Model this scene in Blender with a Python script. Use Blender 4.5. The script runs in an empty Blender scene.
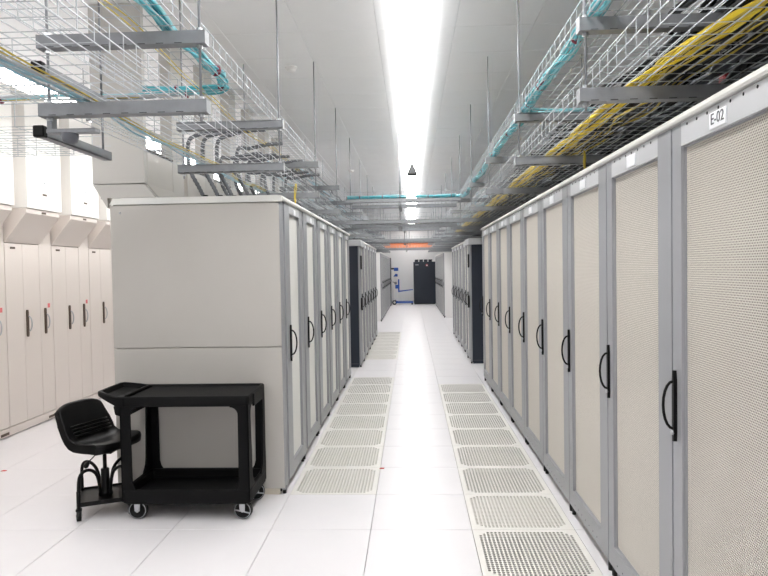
import bpy, math, random
from mathutils import Vector, Matrix
random.seed(7)
SC = bpy.context.scene
COL = SC.collection

# ------------------------------------------------------------------ camera, world, exposure
def cam_axes(yaw, pitch, roll):
    f = Vector((math.sin(yaw)*math.cos(pitch), math.cos(yaw)*math.cos(pitch), math.sin(pitch)))
    r0 = Vector((math.cos(yaw), -math.sin(yaw), 0)); u0 = r0.cross(f)
    r = math.cos(roll)*r0 + math.sin(roll)*u0
    u = -math.sin(roll)*r0 + math.cos(roll)*u0
    return f, r, u
cf, cr, cu = cam_axes(-0.0429, -0.0293, -0.0168)
cam_data = bpy.data.cameras.new('camera')
cam_data.sensor_width = 36.0
cam_data.lens = 642.8/768*36
cam_data.clip_start = 0.05
cam = bpy.data.objects.new('camera', cam_data)
M4 = Matrix((( cr.x, cu.x, -cf.x, 0.2652), (cr.y, cu.y, -cf.y, -3.7731), (cr.z, cu.z, -cf.z, 1.548), (0, 0, 0, 1)))
cam.matrix_world = M4
COL.objects.link(cam)
SC.camera = cam
w = bpy.data.worlds.new('world'); SC.world = w
w.use_nodes = True
w.node_tree.nodes['Background'].inputs[0].default_value = (0.8, 0.85, 0.9, 1)
w.node_tree.nodes['Background'].inputs[1].default_value = 0.3
SC.view_settings.view_transform = 'Standard'
SC.view_settings.look = 'None'
SC.view_settings.gamma = 1
SC.view_settings.use_curve_mapping = False
SC.view_settings.exposure = 0.28
STRIP = 17.0          # strength of the ceiling strip lights
SIDE_STRIP = 13.0     # the strip by the wall cabinets, and the lamps added behind the E-02 row
SC.cycles.max_bounces = 10
SC.cycles.diffuse_bounces = 6
SC.cycles.sample_clamp_indirect = 6

# ------------------------------------------------------------------ materials
def srgb(c):
    return tuple(((x/255)/12.92 if x/255 <= .04045 else (((x/255)+.055)/1.055)**2.4) for x in c) + (1,)
def mat(name, rgb, rough=.5, metal=0., noise=0., scale=8., bump=0., bscale=60., spec=.5, emit=0.):
    m = bpy.data.materials.new(name); m.use_nodes = True
    nt = m.node_tree; b = nt.nodes['Principled BSDF']
    c = srgb(rgb)
    b.inputs['Base Color'].default_value = c
    b.inputs['Roughness'].default_value = rough
    b.inputs['Metallic'].default_value = metal
    b.inputs['Specular IOR Level'].default_value = spec
    if emit:
        b.inputs['Emission Color'].default_value = (1.0, 0.995, 0.985, 1)
        b.inputs['Emission Strength'].default_value = emit
    tc = nt.nodes.new('ShaderNodeTexCoord')
    if noise:
        n = nt.nodes.new('ShaderNodeTexNoise'); n.inputs['Scale'].default_value = scale; n.inputs['Detail'].default_value = 4
        nt.links.new(tc.outputs['Object'], n.inputs['Vector'])
        r = nt.nodes.new('ShaderNodeValToRGB')
        r.color_ramp.elements[0].position = .3; r.color_ramp.elements[1].position = .7
        r.color_ramp.elements[0].color = tuple(x*(1-noise) for x in c[:3]) + (1,)
        r.color_ramp.elements[1].color = tuple(min(1, x*(1+noise*.5)) for x in c[:3]) + (1,)
        nt.links.new(n.outputs['Fac'], r.inputs[0]); nt.links.new(r.outputs[0], b.inputs['Base Color'])
    if bump:
        n = nt.nodes.new('ShaderNodeTexNoise'); n.inputs['Scale'].default_value = bscale
        nt.links.new(tc.outputs['Object'], n.inputs['Vector'])
        bp = nt.nodes.new('ShaderNodeBump'); bp.inputs['Strength'].default_value = bump; bp.inputs['Distance'].default_value = .002
        nt.links.new(n.outputs['Fac'], bp.inputs['Height']); nt.links.new(bp.outputs[0], b.inputs['Normal'])
    return m
def mesh_mat(name, metal_rgb, hole_rgb, py, pz, rad):
    """sheet of staggered round perforations"""
    m = mat(name, metal_rgb, .45)
    nt = m.node_tree; N = nt.nodes.new; L = nt.links.new; b = nt.nodes['Principled BSDF']
    tc = N('ShaderNodeTexCoord'); sp = N('ShaderNodeSeparateXYZ'); L(tc.outputs['Object'], sp.inputs[0])
    def mth(op, a, bb=None):
        n = N('ShaderNodeMath'); n.operation = op
        for i, v in enumerate((a, bb)):
            if v is None: continue
            if isinstance(v, (int, float)): n.inputs[i].default_value = v
            else: L(v, n.inputs[i])
        return n.outputs[0]
    v = mth('DIVIDE', sp.outputs['Z'], pz)
    row = mth('FLOOR', v)
    off = mth('MULTIPLY', mth('MODULO', row, 2.0), .5)
    u = mth('ADD', mth('DIVIDE', sp.outputs['Y'], py), off)
    fu = mth('MULTIPLY', mth('SUBTRACT', mth('FRACT', u), .5), py)
    fv = mth('MULTIPLY', mth('SUBTRACT', mth('FRACT', v), .5), pz)
    d = mth('SQRT', mth('ADD', mth('MULTIPLY', fu, fu), mth('MULTIPLY', fv, fv)))
    hole = mth('LESS_THAN', d, rad)
    mix = N('ShaderNodeMix'); mix.data_type = 'RGBA'
    L(hole, mix.inputs[0]); mix.inputs[6].default_value = srgb(metal_rgb); mix.inputs[7].default_value = srgb(hole_rgb)
    L(mix.outputs[2], b.inputs['Base Color'])
    return m

MT = dict(
    tile=mat('floor_laminate', (226, 223, 225), .34, noise=.02, scale=3, spec=.35),
    perf=mat('perforated_tile_paint', (226, 223, 218), .45),
    slab=mat('floor_void', (16, 16, 16), .9),
    damp_d=mat('damper_dark', (60, 62, 64), .7), damp_m=mat('damper_grey', (96, 99, 100), .7), inner_shade=mat('rack_interior_shade', (40, 36, 32), .7), damp_l=mat('damper_pale', (196, 194, 186), .7),
    wall=mat('white_wall_paint', (236, 236, 236), .7, noise=.02, scale=2),
    ceil=mat('ceiling_panel', (250, 250, 251), .6, noise=.02, scale=2),
    joint=mat('ceiling_joint', (226, 228, 230), .8),
    frame=mat('rack_grey_paint', (152, 153, 156), .38, noise=.02, scale=5, bump=.05, bscale=300),
    head=mat('rack_header_paint', (196, 197, 199), .4),
    lid=mat('rack_lid_paint', (226, 225, 220), .35),
    side=mat('rack_side_panel', (188, 184, 178), .42, noise=.02, scale=3, bump=.05, bscale=400),
    mesh=mesh_mat('perforated_door_sheet', (226, 220, 204), (52, 46, 38), .0090, .0078, .0030),
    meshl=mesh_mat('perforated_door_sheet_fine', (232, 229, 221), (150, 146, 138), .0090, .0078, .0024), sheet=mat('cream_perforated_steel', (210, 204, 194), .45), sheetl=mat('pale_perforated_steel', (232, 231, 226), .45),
    dark=mat('dark_recess', (28, 28, 30), .8),
    black=mat('black_plastic', (12, 12, 13), .38, bump=.1, bscale=500, spec=.2),
    blackr=mat('black_rubber', (22, 22, 22), .7),
    navy=mat('near_black_steel', (27, 35, 48), .45),
    cart=mat('black_structural_foam', (11, 11, 12), .55, bump=.3, bscale=350, spec=.14),
    vinyl=mat('black_vinyl', (11, 11, 12), .36, bump=.1, bscale=200, spec=.2),
    chrome=mat('zinc_plate', (190, 192, 196), .3, metal=.9),
    galv=mat('galvanised_strut', (150, 152, 155), .5, metal=.55, noise=.08, scale=25),
    wire=mat('galvanised_wire', (186, 190, 194), .45, metal=.4),
    rod=mat('threaded_rod_steel', (150, 152, 156), .45, metal=.6),
    teal=mat('teal_cable', (84, 178, 190), .5), teal2=mat('pale_teal_cable', (140, 205, 212), .5),
    yellow=mat('yellow_cable', (228, 200, 36), .5), yellow2=mat('dull_yellow_cable', (196, 172, 60), .55),
    bcable=mat('black_cable', (13, 14, 16), .6, spec=.25), gcable=mat('slate_cable', (46, 50, 56), .5), pcable=mat('pale_grey_cable', (150, 160, 168), .5),
    lblue=mat('pale_blue_cable', (150, 190, 205), .5),
    tie=mat('magenta_tie', (122, 36, 58), .5),
    red=mat('red_plastic', (130, 20, 24), .5), pink=mat('pink_sticker', (226, 120, 124), .6), dot=mat('red_paper', (196, 60, 50), .7),
    white=mat('white_enamel', (240, 238, 236), .4), wcab=mat('cream_cabinet_paint', (226, 218, 212), .42, noise=.015, scale=3),
    wduct=mat('white_duct_paint', (244, 242, 238), .4),
    duct=mat('grey_duct_panel', (186, 183, 178), .45, noise=.02, scale=3),
    brown=mat('brown_slot', (84, 70, 58), .5),
    plate=mat('label_plate_white', (246, 247, 250), .3), ink=mat('grey_ink', (96, 98, 104), .5),
    hose=mat('flexible_conduit_grey', (104, 106, 110), .5, metal=.3),
    blue=mat('blue_paint', (30, 84, 170), .4), orange=mat('orange_paint', (236, 150, 104), .6),
    light=mat('strip_diffuser', (250, 250, 250), .5, emit=STRIP), light2=mat('strip_diffuser_side', (250, 250, 250), .5, emit=SIDE_STRIP),
    fixture=mat('fixture_housing', (210, 212, 216), .4),
    skirt=mat('cream_kick_plate', (222, 214, 200), .5),
    gasket=mat('dark_gasket', (84, 82, 80), .6),
)

# ------------------------------------------------------------------ mesh helpers
class MB:
    def __init__(s): s.v = []; s.f = []; s.mi = []; s.mats = []; s.sm = []
    def m(s, name):
        if name not in s.mats: s.mats.append(name)
        return s.mats.index(name)
    def add(s, vs, fs, mt, smooth=False):
        k = len(s.v); s.v += [tuple(p) for p in vs]; i = s.m(mt)
        for f in fs:
            s.f.append(tuple(k+j for j in f)); s.mi.append(i); s.sm.append(smooth)
        return s
    def box(s, x0, x1, y0, y1, z0, z1, mt, c=0.0):
        if x0 > x1: x0, x1 = x1, x0
        if y0 > y1: y0, y1 = y1, y0
        if z0 > z1: z0, z1 = z1, z0
        if c <= 0:
            vs = [(x, y, z) for z in (z0, z1) for y in (y0, y1) for x in (x0, x1)]
            return s.add(vs, [(0, 2, 3, 1), (4, 5, 7, 6), (0, 1, 5, 4), (2, 6, 7, 3), (0, 4, 6, 2), (1, 3, 7, 5)], mt)
        # chamfered box: 24 vertices
        c = min(c, (x1-x0)*.45, (y1-y0)*.45, (z1-z0)*.45)
        vs = []; idx = {}
        for sx in (0, 1):
            for sy in (0, 1):
                for sz in (0, 1):
                    X, Y, Z = (x0, x1)[sx], (y0, y1)[sy], (z0, z1)[sz]
                    ix, iy, iz = (c, -c)[sx], (c, -c)[sy], (c, -c)[sz]
                    idx[sx, sy, sz, 'x'] = len(vs); vs.append((X, Y+iy, Z+iz))
                    idx[sx, sy, sz, 'y'] = len(vs); vs.append((X+ix, Y, Z+iz))
                    idx[sx, sy, sz, 'z'] = len(vs); vs.append((X+ix, Y+iy, Z))
        F = []
        for a in (0, 1):
            F.append([idx[a, 0, 0, 'x'], idx[a, 1, 0, 'x'], idx[a, 1, 1, 'x'], idx[a, 0, 1, 'x']][::(1 if a else -1)])
            F.append([idx[0, a, 0, 'y'], idx[1, a, 0, 'y'], idx[1, a, 1, 'y'], idx[0, a, 1, 'y']][::(-1 if a else 1)])
            F.append([idx[0, 0, a, 'z'], idx[1, 0, a, 'z'], idx[1, 1, a, 'z'], idx[0, 1, a, 'z']][::(1 if a else -1)])
        for a in (0, 1):
            for b in (0, 1):
                p = (a+b) % 2
                F.append([idx[a, b, 0, 'x'], idx[a, b, 0, 'y'], idx[a, b, 1, 'y'], idx[a, b, 1, 'x']][::(1 if p else -1)])
                F.append([idx[a, 0, b, 'x'], idx[a, 0, b, 'z'], idx[a, 1, b, 'z'], idx[a, 1, b, 'x']][::(-1 if p else 1)])
                F.append([idx[0, a, b, 'y'], idx[0, a, b, 'z'], idx[1, a, b, 'z'], idx[1, a, b, 'y']][::(1 if p else -1)])
        for sx in (0, 1):
            for sy in (0, 1):
                for sz in (0, 1):
                    F.append([idx[sx, sy, sz, k] for k in 'xyz'][::(1 if (sx+sy+sz) % 2 else -1)])
        return s.add(vs, F, mt)
    def prism(s, poly, axis, a0, a1, mt, smooth=False):
        """poly: 2-D outline; axis 'x': (y,z) extruded along x; 'y': (x,z); 'z': (x,y)"""
        def P(p, a):
            return {'x': (a, p[0], p[1]), 'y': (p[0], a, p[1]), 'z': (p[0], p[1], a)}[axis]
        n = len(poly)
        vs = [P(p, a0) for p in poly] + [P(p, a1) for p in poly]
        fs = [tuple(range(n))[::-1], tuple(range(n, 2*n))] + [(i, (i+1) % n, n+(i+1) % n, n+i) for i in range(n)]
        return s.add(vs, fs, mt, smooth)
    def tube(s, path, r, mt, n=8, caps=True, smooth=True):
        path = [Vector(p) for p in path]
        rs = r if isinstance(r, (list, tuple)) else [r]*len(path)
        t0 = (path[1]-path[0]).normalized()
        a = Vector((0, 0, 1)) if abs(t0.z) < .9 else Vector((1, 0, 0))
        u = t0.cross(a).normalized()
        vs = []
        for i, p in enumerate(path):
            if i == 0: t = t0
            elif i == len(path)-1: t = (path[i]-path[i-1]).normalized()
            else: t = ((path[i+1]-p).normalized()+(p-path[i-1]).normalized())
            t = t.normalized() if t.length > 1e-6 else t0
            u = (u - t*u.dot(t)); u = u.normalized() if u.length > 1e-6 else t.orthogonal().normalized()
            v = t.cross(u)
            for k in range(n):
                an = 2*math.pi*k/n + (math.pi/4 if n == 4 else 0)
                vs.append(p + (u*math.cos(an)+v*math.sin(an))*rs[i])
        fs = [(i*n+k, i*n+(k+1) % n, (i+1)*n+(k+1) % n, (i+1)*n+k) for i in range(len(path)-1) for k in range(n)]
        if caps: fs += [tuple(range(n))[::-1], tuple(range((len(path)-1)*n, len(path)*n))]
        return s.add(vs, fs, mt, smooth)
    def cyl(s, p0, p1, r, mt, n=12, smooth=True): return s.tube([p0, p1], r, mt, n, True, smooth)
    def build(s, name, parent=None):
        me = bpy.data.meshes.new(name)
        me.from_pydata(s.v, [], s.f)
        for k in s.mats: me.materials.append(MT[k])
        me.polygons.foreach_set('material_index', s.mi)
        me.polygons.foreach_set('use_smooth', s.sm)
        me.update()
        o = bpy.data.objects.new(name, me); COL.objects.link(o)
        if parent is not None: o.parent = parent
        return o
def tag(o, label=None, cat=None, group=None, kind=None):
    if label: o['label'] = label
    if cat: o['category'] = cat
    if group: o['group'] = group
    if kind: o['kind'] = kind
    return o
def empty(name, loc=(0, 0, 0), rz=0.):
    o = bpy.data.objects.new(name, None); COL.objects.link(o)
    o.location = loc; o.rotation_euler = (0, 0, rz); o.empty_display_size = .1
    return o
def copy_tree(o, parent=None):
    c = o.copy(); COL.objects.link(c)
    if parent is not None: c.parent = parent
    for ch in list(o.children): copy_tree(ch, c)
    return c
def smooth_mod(o, angle=35):
    for p in o.data.polygons: p.use_smooth = True
    try:
        o.data.set_sharp_from_angle(angle=math.radians(angle))
    except Exception: pass
    return o
def bevel(o, wd=.004, seg=2):
    b = o.modifiers.new('bevel', 'BEVEL'); b.width = wd; b.segments = seg; b.limit_method = 'ANGLE'; b.angle_limit = math.radians(40)
    return o
def text_mesh(txt, size, name, mt, parent, mw):
    cu_ = bpy.data.curves.new('t', 'FONT'); cu_.body = txt; cu_.size = size; cu_.extrude = .0006; cu_.align_x = 'CENTER'; cu_.align_y = 'CENTER'
    cu_.resolution_u = 3
    to = bpy.data.objects.new('t', cu_); COL.objects.link(to)
    dg = bpy.context.evaluated_depsgraph_get()
    me = bpy.data.meshes.new_from_object(to.evaluated_get(dg))
    me.name = name
    bpy.data.objects.remove(to); bpy.data.curves.remove(cu_)
    me.transform(mw); me.materials.clear(); me.materials.append(MT[mt])
    o = bpy.data.objects.new(name, me); COL.objects.link(o); o.parent = parent
    return o
ORD = 'first second third fourth fifth sixth seventh eighth ninth tenth eleventh twelfth thirteenth fourteenth fifteenth sixteenth seventeenth eighteenth nineteenth twentieth'.split()
PI = math.pi
H = 3.4           # ceiling height
T = 0.6           # floor tile pitch
YN, YF = -6.6, 25.6

# ------------------------------------------------------------------ floor
floor = tag(MB().box(-3.9, 4.2, YN, YF, -.30, -.10, 'slab').build('floor'), kind='structure')
def tile_mesh():
    m = MB(); g = .0014; c = .0015; a = T-g
    vs = [(g, g, -.03), (a, g, -.03), (a, a, -.03), (g, a, -.03), (g, g, -c), (a, g, -c), (a, a, -c), (g, a, -c),
          (g+c, g+c, 0), (a-c, g+c, 0), (a-c, a-c, 0), (g+c, a-c, 0)]
    fs = [(0, 1, 5, 4), (1, 2, 6, 5), (2, 3, 7, 6), (3, 0, 4, 7), (4, 5, 9, 8), (5, 6, 10, 9), (6, 7, 11, 10), (7, 4, 8, 11), (8, 9, 10, 11), (3, 2, 1, 0)]
    return m.add(vs, fs, 'tile')
def perf_mesh(damper, n=24):
    m = MB(); g = .0014; a = T-g; mg = .030; p = (T-2*mg)/n; r = p*.42; t = -.004; ch = 2
    vs = []; fs = []
    nn = n*2+1
    # lattice of half-cell points carrying the plate between the holes
    def L(i, j): return j*nn+i
    for j in range(nn):
        for i in range(nn): vs.append((mg+i*p/2, mg+j*p/2, 0))
    for j in range(n):
        for i in range(n):
            cx, cy = mg+(i+.5)*p, mg+(j+.5)*p
            ring = [L(2*i, 2*j), L(2*i+1, 2*j), L(2*i+2, 2*j), L(2*i+2, 2*j+1), L(2*i+2, 2*j+2), L(2*i+1, 2*j+2), L(2*i, 2*j+2), L(2*i, 2*j+1)]
            if (i < ch or i >= n-ch) and (j < ch or j >= n-ch) and (min(i, n-1-i)+min(j, n-1-j) < ch):
                fs.append(tuple(ring)); continue
            k = len(vs)
            for q in range(8):
                an = -3*PI/4 + q*PI/4
                vs.append((cx+r*math.cos(an), cy+r*math.sin(an), 0))
            for q in range(8):
                an = -3*PI/4 + q*PI/4
                vs.append((cx+r*math.cos(an), cy+r*math.sin(an), t))
            for q in range(8):
                q2 = (q+1) % 8
                fs.append((ring[q], ring[q2], k+q2, k+q)); fs.append((k+q, k+q2, k+8+q2, k+8+q))
    m.add(vs, fs, 'perf')
    for x0, x1, y0, y1 in ((g, a, g, mg), (g, a, T-mg, a), (g, mg, mg, T-mg), (T-mg, a, mg, T-mg)):
        m.box(x0, x1, y0, y1, -.03, 0, 'perf')
    if damper: m.box(.01, T-.01, .01, T-.01, -.050, -.018 if damper == 'damp_l' else -.03, damper)
    return m
PERF = {}
for (X, y0, y1) in ((T, -T, 4.8), (-T, T, 5.4), (-T, 7.2, 12.0)):
    y = y0
    while y < y1-.01:
        PERF[round(X/T), round(y/T)] = 1; y += T
base_tile = None; plain = []
for j in range(-4, 19):
    for i in range(-7, 2):
        y, x = j*T, i*T
        if (i, j) in PERF: continue
        if -.6 > x+.01 and x >= -1.9+.0 and y >= .6: continue       # under the left rack row
        if x < -1.9 and y > 6: continue
        if abs(y) < 99 and (x+T-.265)/(y+T+3.77) < -.72: continue     # out of sight
        if base_tile is None:
            base_tile = tile_mesh().build('floor_tile', floor); o = base_tile
        else:
            o = base_tile.copy(); COL.objects.link(o)
        o.location = (x, y, 0)
pm = {k: None for k in ('', 'damp_d', 'damp_m', 'damp_l')}
for (i, j) in sorted(PERF):
    if i == 1: kd = '' if j in (-1, 1, 2) else ('damp_l' if j == 0 else 'damp_m')
    else: kd = 'damp_m' if j == 8 else 'damp_l'
    if pm[kd] is None:
        o = perf_mesh(kd).build('perforated_tile', floor); pm[kd] = o
        o['label'] = {'': 'perforated white tile with dark holes', 'damp_m': 'perforated tile with grey holes', 'damp_l': 'perforated tile with pale holes'}[kd]
    else:
        o = pm[kd].copy(); COL.objects.link(o)
    o.location = (i*T, j*T, 0)
m = MB()      # far and hidden tiles: real joints, joined
tv = tile_mesh()
def stuff_tile(x, y): m.add([(a+x, b+y, c) for a, b, c in tv.v], tv.f, 'tile')
for j in range(19, 42):
    for i in range(-2, 2):
        if (i, j) not in PERF: stuff_tile(i*T, j*T)
for j in range(11, 36):
    for i in range(-7, -3): stuff_tile(i*T, j*T)
for j in range(-11, -4):
    for i in range(-7, 4): stuff_tile(i*T, j*T)
for j in range(-11, 42):
    for i in (2, 3, 4, 5):
        if i == 2 and j > -4 or (j > -5 and i < 4) : continue
        stuff_tile(i*T, j*T)
for j in range(-4, 42):
    stuff_tile(2*T, j*T)
    if j > 8: stuff_tile(3*T, j*T)
    if j > 18: stuff_tile(-3*T, j*T)
for j in range(1, 19): stuff_tile(-2*T, j*T)
tag(m.build('distant_floor_tiles', floor), kind='stuff')
for nm, (x, y), lab, s in (('paper_scrap', (-2.984, 1.143), 'tiny red scrap on the floor of the wall cabinet aisle', .012), ('paper_scrap', (.014, 1.173), 'tiny red scrap by the perforated tiles in the middle aisle', .012)):
    o = MB().prism([(-s*1.6, -s), (s*1.3, -s*.8), (s*1.6, s*.7), (-s, s)], 'z', .0005, .004, 'dot').build(nm)
    o.location = (x, y, 0); tag(o, lab, 'scrap')

# ------------------------------------------------------------------ walls and ceiling
def slab(name, *a):
    return tag(MB().box(*a).build(name), kind='structure')
slab('wall_far', -3.9, 4.2, YF, YF+.15, -.1, H+.1, 'wall')
slab('wall_near', -3.9, 4.2, YN-.15, YN, -.1, H+.1, 'wall')
slab('wall_left', -4.35, -4.25, YN, YF, -.1, H+.1, 'wall')
slab('wall_right', 4.2, 4.35, YN, YF, -.1, H+.1, 'wall')
slab('baseboard_far', -3.6, 4.2, YF-.015, YF, .001, .10, 'fixture')
ceiling = slab('ceiling', -4.3, 4.3, YN, YF, H+.012, H+.14, 'joint')
def cpanel():
    m = MB(); g = .0015; a = T-g; c = .0015
    vs = [(g, g, .011), (a, g, .011), (a, a, .011), (g, a, .011), (g, g, c), (a, g, c), (a, a, c), (g, a, c), (g+c, g+c, 0), (a-c, g+c, 0), (a-c, a-c, 0), (g+c, a-c, 0)]
    fs = [(4, 5, 1, 0), (5, 6, 2, 1), (6, 7, 3, 2), (7, 4, 0, 3), (8, 9, 5, 4), (9, 10, 6, 5), (10, 11, 7, 6), (11, 8, 4, 7), (11, 10, 9, 8)]
    return m.add(vs, fs, 'ceil')
cp0 = None; far = MB(); cpm = cpanel()
for j in range(-11, 43):
    for i in range(-6, 7):
        x, y = -.57+i*T, j*T+.04
        if 0 <= j <= 9 and -5 <= i <= 6:
            if cp0 is None: cp0 = o = cpanel().build('ceiling_panel', ceiling)
            else: o = cp0.copy(); COL.objects.link(o)
            o.location = (x, y, H)
        elif y+T < YF: far.add([(a+x, b+y, c+H) for a, b, c in cpm.v], cpm.f, 'ceil')
tag(far.build('distant_ceiling_panels', ceiling), kind='stuff')

# ------------------------------------------------------------------ strip lights
def strip_light(x, y, z, L, width, glow, label, group, rods=False):
    r = empty('ceiling_light', (x, y, z)); tag(r, label, 'light', group)
    h = .038
    m = MB(); m.box(-width/2+.012, width/2-.012, 0, L, -.012, 0, 'fixture')
    m.build('housing', r)
    MB().box(-width/2, width/2, .010, L-.010, -h, -.0125, glow, c=.012).build('diffuser', r)
    for ya in (0, L-.016): MB().box(-width/2-.004, width/2+.004, ya, ya+.016, -h-.004, 0, 'galv').build('end_cap', r)
    if rods:
        for yy in (.15, L-.15): MB().cyl((0, yy, 0), (0, yy, H-z), .004, 'rod', 6).build('suspension_rod', r)
    return r
k = 0
y = 1.786-1.463*5
while y+1.463 < YF:
    n = k-4
    lab = ('ceiling strip light over the middle aisle, %s segment seen from the camera' % ORD[n]) if n >= 0 else 'ceiling strip light behind the camera, %s segment back' % ORD[-n-1]
    strip_light(.303, y, H-.001, 1.458, .25, 'light', lab, 'strip lights in a line over the middle aisle')
    y += 1.463; k += 1
for k in range(8):
    strip_light(-2.66, -4.2+k*1.6, 3.03, 1.5, .22, 'light2', 'suspended strip light over the wall cabinet aisle, %s along' % ORD[k], 'strip lights over the wall cabinet aisle', rods=True)

for k in range(3):  # lamps out of view, added to brighten the ceiling
    strip_light(3.3, -4.2+k*4.0, 3.38, 1.5, .22, 'light2', 'unseen strip light added behind the E-02 row, %s along' % ORD[k], 'unseen strip lights added behind the E-02 row')

# ------------------------------------------------------------------ server racks
_sheets = {}
def sheet_mesh(y0, y1, z0, z1, py, pz, r, t, sx):
    """perforated sheet in the plane x = 0, staggered octagonal holes with walls of depth t"""
    import numpy as np
    key = (y0, y1, z0, z1, py, pz, r, t, sx)
    if key in _sheets: return _sheets[key]
    ny = int((y1-y0)/py)-1; nz = int((z1-z0)/pz)
    V = []; F4 = []; F3 = []
    an = np.arange(8)*math.pi/4+math.pi/8
    ca, sa = np.cos(an)*r, np.sin(an)*r
    zz0 = z0+((z1-z0)-nz*pz)/2
    strips = []
    for j in range(nz):
        za, zb = zz0+j*pz, zz0+(j+1)*pz
        ys = y0+((y1-y0)-ny*py)/2+(py*.25 if j % 2 else -py*.25)+np.arange(ny)*py
        for y in ys:
            cy, cz = y+py/2, (za+zb)/2
            V.append(np.concatenate([[[0, y+py, zb], [0, y, zb], [0, y, za], [0, y+py, za]],
                                     np.stack([ca*0, cy+ca, cz+sa], 1), np.stack([ca*0-sx*t, cy+ca, cz+sa], 1)]))
        strips += [(za, zb, y0, ys[0]), (za, zb, ys[-1]+py, y1)]
    n = len(V); V = np.concatenate(V)
    # octagon points: 0 right-up,1 up-right,2 up-left,3 left-up,4 left-down,5 down-left,6 down-right,7 right-down
    q = [[0, 1, 6, 5], [1, 2, 8, 7], [2, 3, 10, 9], [3, 0, 4, 11]] + [[4+i, 4+(i+1) % 8, 12+(i+1) % 8, 12+i] for i in range(8)]
    tr = [[0, 5, 4], [1, 7, 6], [2, 9, 8], [3, 11, 10]]
    b = (np.arange(n)*20)[:, None, None]
    F4 = (np.array(q)[None]+b).reshape(-1, 4); F3 = (np.array(tr)[None]+b).reshape(-1, 3)
    sv = []
    for za, zb, a, c in strips: sv += [(0, a, za), (0, c, za), (0, c, zb), (0, a, zb)]
    sv += [(0, y0, z0), (0, y1, z0), (0, y1, zz0), (0, y0, zz0), (0, y0, zz0+nz*pz), (0, y1, zz0+nz*pz), (0, y1, z1), (0, y0, z1)]
    S4 = np.arange(len(sv)).reshape(-1, 4)+len(V)
    V = np.concatenate([V, np.array(sv)]); F4 = np.concatenate([F4, S4])
    me = bpy.data.meshes.new('perforated_sheet')
    me.vertices.add(len(V)); me.vertices.foreach_set('co', V.astype('f').ravel())
    me.loops.add(F4.size+F3.size); me.loops.foreach_set('vertex_index', np.concatenate([F4.ravel(), F3.ravel()]).astype('i'))
    me.polygons.add(len(F4)+len(F3))
    me.polygons.foreach_set('loop_start', np.concatenate([np.arange(len(F4))*4, F4.size+np.arange(len(F3))*3]).astype('i'))
    me.update(calc_edges=True)
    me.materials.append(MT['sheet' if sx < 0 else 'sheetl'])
    _sheets[key] = me
    return me
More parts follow.
